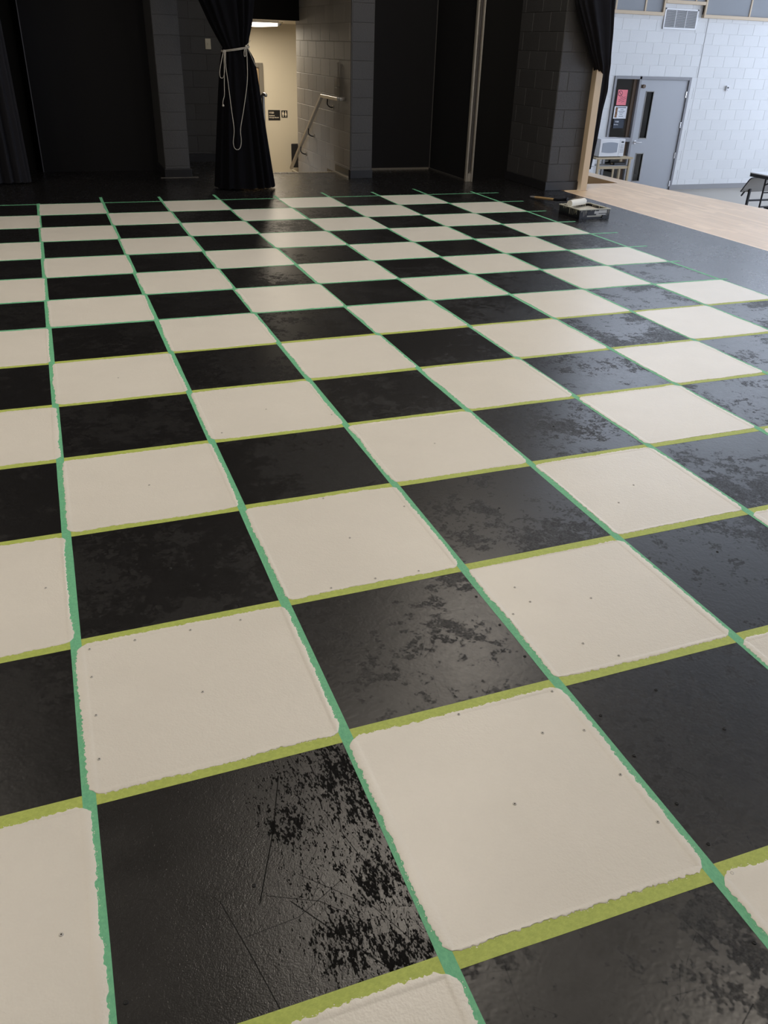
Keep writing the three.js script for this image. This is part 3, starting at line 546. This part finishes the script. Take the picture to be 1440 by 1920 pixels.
{ // metal jamb at the end of the partition
  const t = thing('metal_jamb', 'tall pale metal channel jamb at the end of the black partition', 'jamb', [5.225, 0, -9.45]);
  const jm = std([.30, .275, .235], .4), dk = std([.045, .04, .04], .5);
  mesh('channel_side', rbox(-.055, -.030, 0, TOP, 0, .045, .003), jm, t); mesh('channel_side', rbox(.024, .045, 0, TOP, 0, .045, .003), jm, t);
  mesh('channel_back', box(-.03, .024, 0, TOP, 0, .012), dk, t); mesh('channel_ridge', rbox(-.012, -.004, 0, TOP, .01, .03, .002), std([.12, .11, .10], .5), t);
  mesh('floor_bracket', merge([rbox(-.026, .02, 0, .10, .012, .042, .003), rbox(-.005, .001, 0, .12, .04, .046, .001)]), jm, t);
}

// ---------------------------------------------------------------- paint tray and roller
const trayTex = printTex(512, 256, (g, w, h) => {
  g.fillStyle = '#17171f'; g.fillRect(0, 0, w, h);
  for (let k = 0; k < 26; k++) { g.fillStyle = ['#e9e3d3', '#cfc9b4', '#d8d4c6', '#a9a48c'][k % 4]; const x = rnd() * w, l = h * Math.pow(rnd(), 2.6) * .7; g.beginPath(); g.roundRect(x, 0, rr(2, 12), l + 6, 4); g.fill(); }
  for (let k = 0; k < 90; k++) { g.fillStyle = '#cfcabb'; g.beginPath(); g.arc(rnd() * w, rnd() * h, rr(.7, 2.2), 0, 7); g.fill(); }
});
{
  const p = onPlane(1111, 411, 'y', 0);
  const t = thing('paint_tray', 'deep black paint tray splashed with white paint on the stage floor', 'paint tray', [5.365, 0, -6.93], .04);
  const w = .19, d = .185, h = .095, wet = new THREE.MeshPhysicalMaterial({ map: trayTex, roughness: .35 }), paint = std([.74, .71, .62], .25);
  const side = (x0, x1, z0, z1) => rbox(x0, x1, 0, h, z0, z1, .003);
  mesh('side_wall', side(-w, -w + .008, -d, d), wet, t); mesh('side_wall', side(w - .008, w, -d, d), wet, t); mesh('end_wall', side(-w, w, -d, -d + .008), wet, t);
  const front = mesh('end_wall', merge([side(-w, -.09, d - .008, d), side(.10, w, d - .008, d), rbox(-.09, .10, .035, h, d - .008, d, .003)]), wet, t);
  tag(mesh('slot_recess', box(-.09, .10, 0, .035, d - .03, d - .012), M.darkPlastic, front), 'dark slot under the tray end');
  tag(mesh('paint_label', merge([rbox(-.005, .05, .05, .075, d, d + .001, .0004), rbox(.05, .15, .055, .085, d, d + .001, .0004), rbox(.02, .14, .036, .048, d, d + .001, .0004)]), std([.6, .6, .6], .4), front), 'pale smear on the tray end');
  mesh('bottom', box(-w, w, 0, .006, -d, d), M.darkPlastic, t);
  const ramp = new THREE.BufferGeometry().copy(box(-w + .008, w - .008, -.004, .004, -d, d)); ramp.rotateX(-.12); ramp.translate(0, .045, 0); mesh('ramp', ramp, paint, t);
  mesh('paint_pool', box(-w + .009, w - .009, .02, .066, -d + .009, d - .009), paint, t);
  mesh('rim', merge([rbox(-w - .006, w + .006, h - .006, h + .003, d - .01, d + .006, .002), rbox(-w - .006, w + .006, h - .006, h + .003, -d - .006, -d + .01, .002), rbox(-w - .006, -w + .01, h - .006, h + .003, -d, d, .002), rbox(w - .01, w + .006, h - .006, h + .003, -d, d, .002)]), std([.55, .54, .45], .4), t);
}
{
  const r = thing('paint_roller', 'paint roller with white cover and wooden handle resting in the paint tray', 'paint roller');
  const A = [5.21, .118, -6.985], B = [5.455, .118, -7.09];
  const cover = mesh('roller_cover', bar(A, B, .033, 28), std([.80, .78, .72], .85), r); mesh('cover_core', bar([B[0] - .004, B[1], B[2] + .002], [B[0] + .006, B[1], B[2] - .003], .018, 18), M.darkPlastic, cover);
  mesh('roller_frame', tube([B, [5.50, .118, -7.11], [5.50, .125, -7.16], [5.40, .12, -7.22], [5.37, .11, -7.30]], .004, 40), M.steel, r);
  mesh('grip', bar([5.372, .11, -7.28], [5.372, .075, -7.46], .017, 14, .013), M.darkPlastic, r); mesh('ferrule', bar([5.372, .077, -7.45], [5.370, .066, -7.55], .014, 12), M.blackMetal, r);
  mesh('wooden_handle', bar([5.370, .066, -7.55], [5.370, .026, -7.96], .0145, 14), std([.50, .34, .17], .5), r); mesh('handle_tip', bar([5.370, .026, -7.955], [5.372, .016, -8.07], .015, 14, .010), M.framePaint, r);
}

// ---------------------------------------------------------------- hall wall fittings
{ // door leaf, frame and sidelight
  const d = thing('door_2', 'grey steel hall door with two narrow vision panes and sidelight', 'door', [0, 0, -15]); d.userData.kind = 'structure';
  const F = M.framePaint;
  mesh('door_frame', merge([rbox(11.10, 11.155, H, 1.12, -.14, .02), rbox(11.70, 11.755, H, 1.12, -.14, .02), rbox(12.945, 13.0, H, 1.12, -.14, .02), rbox(11.155, 12.945, 1.065, 1.12, -.14, .02), rbox(11.155, 11.70, -.10, -.02, -.14, .02)]), F, d);
  mesh('sidelight_stop', merge([rbox(11.62, 11.70, H, 1.065, -.14, -.05)]), M.brownFrame, d);
  const L0 = 11.757, L1 = 12.943, z0 = -.055, z1 = -.010;
  const leaf = mesh('door_leaf', merge([box(L0, 11.94, H + .01, 1.063, z0, z1), box(12.11, L1, H + .01, 1.063, z0, z1), box(11.94, 12.11, .84, 1.063, z0, z1), box(11.94, 12.11, -.34, -.03, z0, z1), box(11.94, 12.11, H + .01, -.88, z0, z1)]), M.doorPaint, d);
  for (const [a, b] of [[-.03, .84], [-.88, -.34]]) {
    const fr = mesh('vision_frame', merge([rbox(11.925, 11.94, a - .015, b + .015, z0, z1 + .008, .002), rbox(12.11, 12.125, a - .015, b + .015, z0, z1 + .008, .002), rbox(11.925, 12.125, b, b + .015, z0, z1 + .008, .002), rbox(11.925, 12.125, a - .015, a, z0, z1 + .008, .002)]), std([.30, .29, .27], .5), leaf);
    mesh('pane', box(11.94, 12.11, a, b, -.035, -.031), M.glass, fr);
  }
  mesh('door_lever', merge([bar([11.85, -.11, z1], [11.85, -.11, z1 + .012], .035, 18), bar([11.85, -.11, z1], [11.85, -.11, z1 + .06], .012), bar([11.84, -.11, z1 + .06], [11.98, -.11, z1 + .06], .012)]), M.chrome, leaf);
  tag(mesh('bumper', merge([rbox(11.78, 11.84, .91, .97, z1, z1 + .02), bar([11.83, .94, z1], [11.83, .94, z1 + .045], .035, 14)]), M.brownFrame, leaf), 'brown bumper near the top corner');
  for (const y of [.80, .22, -.38, -.95]) mesh('hinge', rbox(12.925, 12.965, y - .06, y + .06, -.012, .012, .003), M.chrome, d);
  const sl = mesh('sidelight_pane', box(11.155, 11.70, -.02, 1.065, -.08, -.074), M.glass, d); mesh('sidelight_pane', box(11.155, 11.70, H, -.10, -.08, -.074), M.glass, d);
}
const bars = (g, x, y, w, h) => g.fillRect(x, y, w, h);
function sheet(name, label, category, x0, x1, y0, y1, draw, z = -15.07) {
  const w = x1 - x0, h = y1 - y0, t = thing(name, label, category, [(x0 + x1) / 2, y0, z]);
  mesh('paper', box(-w / 2, w / 2, 0, h, 0, .0015), std([.8, .8, .8], .7), t); const f = new THREE.PlaneGeometry(w, h); f.translate(0, h / 2, .0024); mesh('print', f, printMat(256, Math.round(256 * h / w), draw, .7), t); return t;
}
sheet('pink_notice', 'pink paper notice with a prohibition symbol taped inside the sidelight', 'notice', 11.28, 11.515, .585, .87, (g, w, h) => {
  g.fillStyle = '#ff8d99'; g.fillRect(0, 0, w, h); g.strokeStyle = '#4a2a38'; g.lineWidth = w * .045; g.beginPath(); g.arc(w * .27, h * .24, w * .2, 0, 7); g.stroke(); g.beginPath(); g.moveTo(w * .14, h * .12); g.lineTo(w * .40, h * .36); g.stroke();
  g.lineWidth = w * .035; for (const [a, b, c, e] of [[.3, .50, .58, .43], [.2, .66, .86, .45], [.2, .77, .92, .55], [.5, .80, .78, .73]]) { g.beginPath(); g.setLineDash([w * .09, w * .02]); g.moveTo(w * a, h * b); g.lineTo(w * c, h * e); g.stroke(); }
});
sheet('white_notice', 'white paper notice with a brown picture strip under the pink one', 'notice', 11.255, 11.565, .335, .565, (g, w, h) => {
  g.fillStyle = '#f2f4fb'; g.fillRect(0, 0, w, h); g.fillStyle = '#8b6448'; g.fillRect(w * .09, h * .08, w * .17, h * .84); for (let k = 0; k < 26; k++) { g.fillStyle = ['#5d3f2c', '#a9835f', '#704e3a'][k % 3]; g.beginPath(); g.ellipse(w * (.09 + .17 * rnd()), h * (.1 + .8 * rnd()), 6, 9, rnd() * 3, 0, 7); g.fill(); }
  g.fillStyle = '#555b6a'; g.fillRect(w * .28, h * .08, w * .63, h * .06); for (const [x, y, l] of [[.48, .24, .25], [.34, .37, .50], [.42, .50, .32], [.46, .63, .24], [.42, .78, .32]]) for (let k = 0; k < l * 20; k++) g.fillRect(w * (x + k / 20), h * y + (k % 3), w * .034, h * .055);
});
plateSign('servery_sign', 'dark blue-grey room sign below the notices on the sidelight', 'sign', 11.28, 11.54, .15, .325, -15.07, (g, w, h) => { g.fillStyle = '#2c3646'; g.fillRect(0, 0, w, h); g.fillStyle = '#e8edf5'; g.font = `bold ${h * .24}px sans-serif`; g.fillText('118A', w * .12, h * .36); g.font = `bold ${h * .17}px sans-serif`; g.fillText('Servery', w * .04, h * .64); }, 256);
{ // shelf stock in the dim room
  const pot = new THREE.LatheGeometry([[0, 0], [.07, 0], [.075, .02], [.075, .13], [.05, .16], [.05, .19], [0, .19]].map(p => new THREE.Vector2(...p)), 16);
  const pm = [std([.35, .32, .30], .5), std([.08, .08, .1], .5), std([.28, .2, .16], .5)];
  [['lowest', .75], ['middle', 1.05], ['topmost', 1.34]].forEach(([w, y]) => {
    const sh = thing('wall_shelf', `${w} dark shelf in the dim room behind the sidelight`, 'shelf', [11.95, H + y, -17.8]);
    mesh('shelf_board', rbox(-1.1, 1.1, 0, .025, -.2, .2), std([.14, .13, .14], .6), sh); for (const x of [-.9, .9]) mesh('bracket', box(x - .015, x + .015, -.15, 0, -.2, -.17), M.blackMetal, sh);
    for (let k = 0; k < 6; k++) { const o = mesh('storage_jar', pot, pm[Math.floor(rnd() * 3)]); o.position.set(11.95 - .9 + k * .34 + rr(-.05, .05), H + y + .025, -17.8 + rr(-.05, .08)); const s = rr(.8, 1.05); o.scale.set(s, s, s); tag(o, `small dark jar on the ${w} shelf behind the sidelight`, 'jar', `jars on the ${w} shelf`); }
  });
}
{ const c = thing('hanging_cord', 'thin pale cord hanging behind the sidelight glass', 'cord'); mesh('cord', tube([[11.50, 1.55, -15.6], [11.46, 1.2, -15.6], [11.50, 1.0, -15.6], [11.55, .9, -15.6]], .006, 30), M.ivory, c); }
{ // return air grille
  const v = thing('air_vent', 'white louvred air grille high on the hall wall', 'vent', [12.445, 1.965, -15]);
  const w = .405, h = .36;
  mesh('frame', merge([rbox(-w, w, 0, .03, 0, .02), rbox(-w, w, h - .03, h, 0, .02), rbox(-w, -w + .03, 0, h, 0, .02), rbox(w - .03, w, 0, h, 0, .02)]), M.whitePlastic, v);
  mesh('duct', box(-w + .02, w - .02, .02, h - .02, 0, .0015), std([.02, .022, .03], .8), v);
  for (let k = 0; k < 20; k++) { const s = mesh('louver', new THREE.BoxGeometry(2 * w - .06, .0050, .014), M.whitePlastic, v); s.position.set(0, .037 + k * .0151, .011); s.rotation.x = .25; }
  for (const x of [-.13, .125]) mesh('mullion', rbox(x - .006, x + .006, .02, h - .02, .004, .02, .002), M.whitePlastic, v);
}
function tackPanel(label, x0, x1, y0, dividers, sideL, sideR) {
  const t = thing('acoustic_panel', label, 'wall panel', [0, y0, -15]), y1 = 1.3;
  mesh('felt', box(x0, x1, .05, y1, 0, .035), M.grayTack, t); mesh('bottom_rail', rbox(x0, x1, 0, .06, 0, .075, .005), M.mapleTrim, t);
  for (const x of dividers) mesh('batten', rbox(x - .018, x + .018, .06, y1, .03, .05, .003), M.mapleTrim, t);
  if (sideL) mesh('side_rail', rbox(x0, x0 + .04, .06, y1, 0, .075, .004), M.mapleTrim, t); if (sideR) mesh('side_rail', rbox(x1 - .04, x1, .06, y1, 0, .075, .004), M.mapleTrim, t);
}
tackPanel('grey acoustic wall panel with wooden rail on the curtain side of the air grille', 9.7, 11.985, 2.185, [10.86, 11.54], false, true);
tackPanel('grey acoustic wall panel with wooden rail over the thermostat', 12.955, 17.4, 2.185, [14.12, 15.4], true, false);
tackPanel('short grey acoustic panel with wooden rail above the air grille', 11.99, 12.95, 2.40, [12.72], false, false);
{ const t = thing('thermostat', 'small white thermostat on the block wall beside the door', 'thermostat', [13.97, .885, -15]); mesh('body', rbox(-.035, .035, 0, .10, 0, .035, .006), M.whitePlastic, t); mesh('display', rbox(-.022, .022, .045, .08, .034, .038, .001), M.darkPlastic, t); mesh('button', rbox(-.012, .012, .012, .028, .034, .039, .001), M.greyPlastic, t); }

// ---------------------------------------------------------------- microwave on its cart
{
  const c = thing('wooden_cart', 'pale wooden cart under the microwave by the sidelight', 'cart', [10.86, H, -14.32]);
  mesh('cart_top', rbox(-.46, .44, .735, .765, -.28, .10, .006), M.oak, c);
  for (const x of [-.36, .38]) for (const z of [-.24, .06]) mesh('leg', rbox(x - .022, x + .022, 0, .735, z - .022, z + .022), M.oak, c);
  mesh('front_rail', rbox(-.34, .36, .55, .60, .045, .07), M.oak, c); mesh('center_post', rbox(.0, .04, 0, .55, .045, .07), M.oak, c); mesh('cart_shelf', rbox(-.36, .38, .60, .615, -.24, .05), M.greyPlastic, c);
  const s = thing('stapled_stack', 'dark small device lying on the cart shelf under the microwave', 'device', [11.02, H + .615, -14.36]); mesh('body', rbox(-.12, .16, 0, .05, -.08, .08, .01), M.blackMetal, s); mesh('cap', rbox(-.13, -.10, .01, .04, -.03, .03, .008), M.oak, s);
  const bx = thing('paper_box', 'pale blue-white box beside the wooden cart', 'box', [10.22, H, -14.30]); mesh('carton', rbox(-.2, .14, 0, .60, -.2, .1, .006), M.whitePlastic, bx); mesh('lid', rbox(-.21, .15, .62, .74, -.21, .11, .006), M.whitePlastic, bx); mesh('liner', box(-.18, .12, .59, .63, -.18, .09), M.greyPlastic, bx);
  const m = thing('microwave_oven', 'white microwave oven standing on the wooden cart', 'microwave', [10.795, H + .775, -14.30]);
  mesh('casing', rbox(-.295, .295, .0, .33, -.36, -.004, .012), M.whitePlastic, m);
  const door = mesh('oven_door', rbox(-.293, .165, .004, .326, -.006, .012, .008), M.whitePlastic, m);
  const sh = new THREE.Shape(); sh.moveTo(-.235, .085); sh.quadraticCurveTo(-.05, .055, .125, .085); sh.lineTo(.125, .25); sh.quadraticCurveTo(-.05, .285, -.235, .25); sh.closePath();
  const wg = new THREE.ExtrudeGeometry(sh, { depth: .003, bevelEnabled: false }); wg.translate(0, 0, .0125); mesh('oven_window', wg, std([.33, .36, .42], .25), door);
  const cp = mesh('control_panel', rbox(.168, .293, .004, .326, -.006, .010, .006), M.whitePlastic, m);
  mesh('display', rbox(.205, .265, .255, .285, .009, .012, .001), M.darkPlastic, cp);
  for (let r = 0; r < 6; r++) for (let k = 0; k < 3; k++) mesh('button', rbox(.195 + k * .028, .215 + k * .028, .075 + r * .027, .092 + r * .027, .009, .012, .001), M.greyPlastic, cp);
  for (const [x, z] of [[-.25, -.32], [.25, -.32], [-.25, -.05], [.25, -.05]]) mesh('foot', bar([x, -.010, z], [x, .002, z], .018, 12), M.blackMetal, m);
}
// ---------------------------------------------------------------- tables on the hall floor
{
  const t = thing('folding_table', 'white topped folding table with black steel legs in the hall', 'table', [12.31, H, -12.02]);
  mesh('tabletop', rbox(0, .76, .735, .755, 0, 1.83, .008), M.whitePlastic, t); mesh('apron_frame', merge([rbox(.0, .03, .68, .735, .01, 1.82), rbox(.73, .76, .68, .735, .01, 1.82), rbox(.03, .73, .68, .735, .01, .04), rbox(.03, .73, .68, .735, 1.79, 1.82)]), M.blackMetal, t);
  for (const z of [.22, 1.6]) { for (const x of [.20, .68]) mesh('leg', bar([x, 0, z], [x, .70, z], .0165, 12), M.blackMetal, t); mesh('stretcher', bar([.20, .17, z], [.68, .17, z], .014, 12), M.blackMetal, t); mesh('brace', bar([.20, .69, z + (z < 1 ? .30 : -.30)], [.20, .55, z], .012, 10), M.blackMetal, t); mesh('cross_tube', bar([.20, .42, z], [.68, .42, z], .012, 10), M.blackMetal, t); }
}
{
  const t = thing('flip_top_table', 'grey flip-top table with tilted top behind the folding table', 'table', [12.47, H, -12.33]);
  const sh = new THREE.Shape(), w = 1.0, h = .33, r = .07; sh.moveTo(0, 0); sh.lineTo(w, 0); sh.lineTo(w, h - r); sh.quadraticCurveTo(w, h, w - r, h); sh.lineTo(r, h); sh.quadraticCurveTo(0, h, 0, h - r); sh.closePath();
  const g = new THREE.ExtrudeGeometry(sh, { depth: .022, bevelEnabled: true, bevelSize: .002, bevelThickness: .002, bevelSegments: 1 }); g.rotateX(.6); g.translate(0, .37, 0);
  mesh('table_panel', g, [std([.44, .43, .42], .5), M.blackMetal], t);
  for (const x of [.17, .85]) { mesh('leg', rbox(x - .02, x + .02, .04, .42, .04, .08), M.blackMetal, t); mesh('foot', bar([x, .025, -.16], [x, .025, .28], .02, 10), M.blackMetal, t); }
  mesh('handle_stub', bar([.09, .37, .02], [.03, .29, .02], .016, 10), M.blackMetal, t); mesh('stretcher', rbox(.17, .85, .19, .225, .05, .075), M.blackMetal, t);
}
// ---------------------------------------------------------------- stage work lights
[[2.25, -3.8], [4.6, -7.0], [4.6, -1.0], [-2.9, .4], [-2.9, -3.0], [-2.9, -6.3]].forEach(([x, z]) => {
  const l = thing('stage_work_light', 'long fluorescent work light under the stage ceiling', 'ceiling light', [x, 5.7, z], 0, 'stage work lights');
  mesh('housing', rbox(-.32, .32, 0, .09, -.63, .63), M.whitePlastic, l); mesh('lamp_lens', rbox(-.30, .30, -.025, .002, -.61, .61), lampGlow(STAGE_RGB, STAGE_LIGHT * .5), l);
  for (const dz of [-.5, .5]) mesh('hanger', bar([0, .09, dz], [0, TOP - 5.7, dz], .006, 8), M.steel, l);
  areaLight(.6, 1.2, STAGE_RGB, STAGE_LIGHT, [x, 5.66, z], [x, 0, z + .0001]);
});
renderer.render(scene, camera);
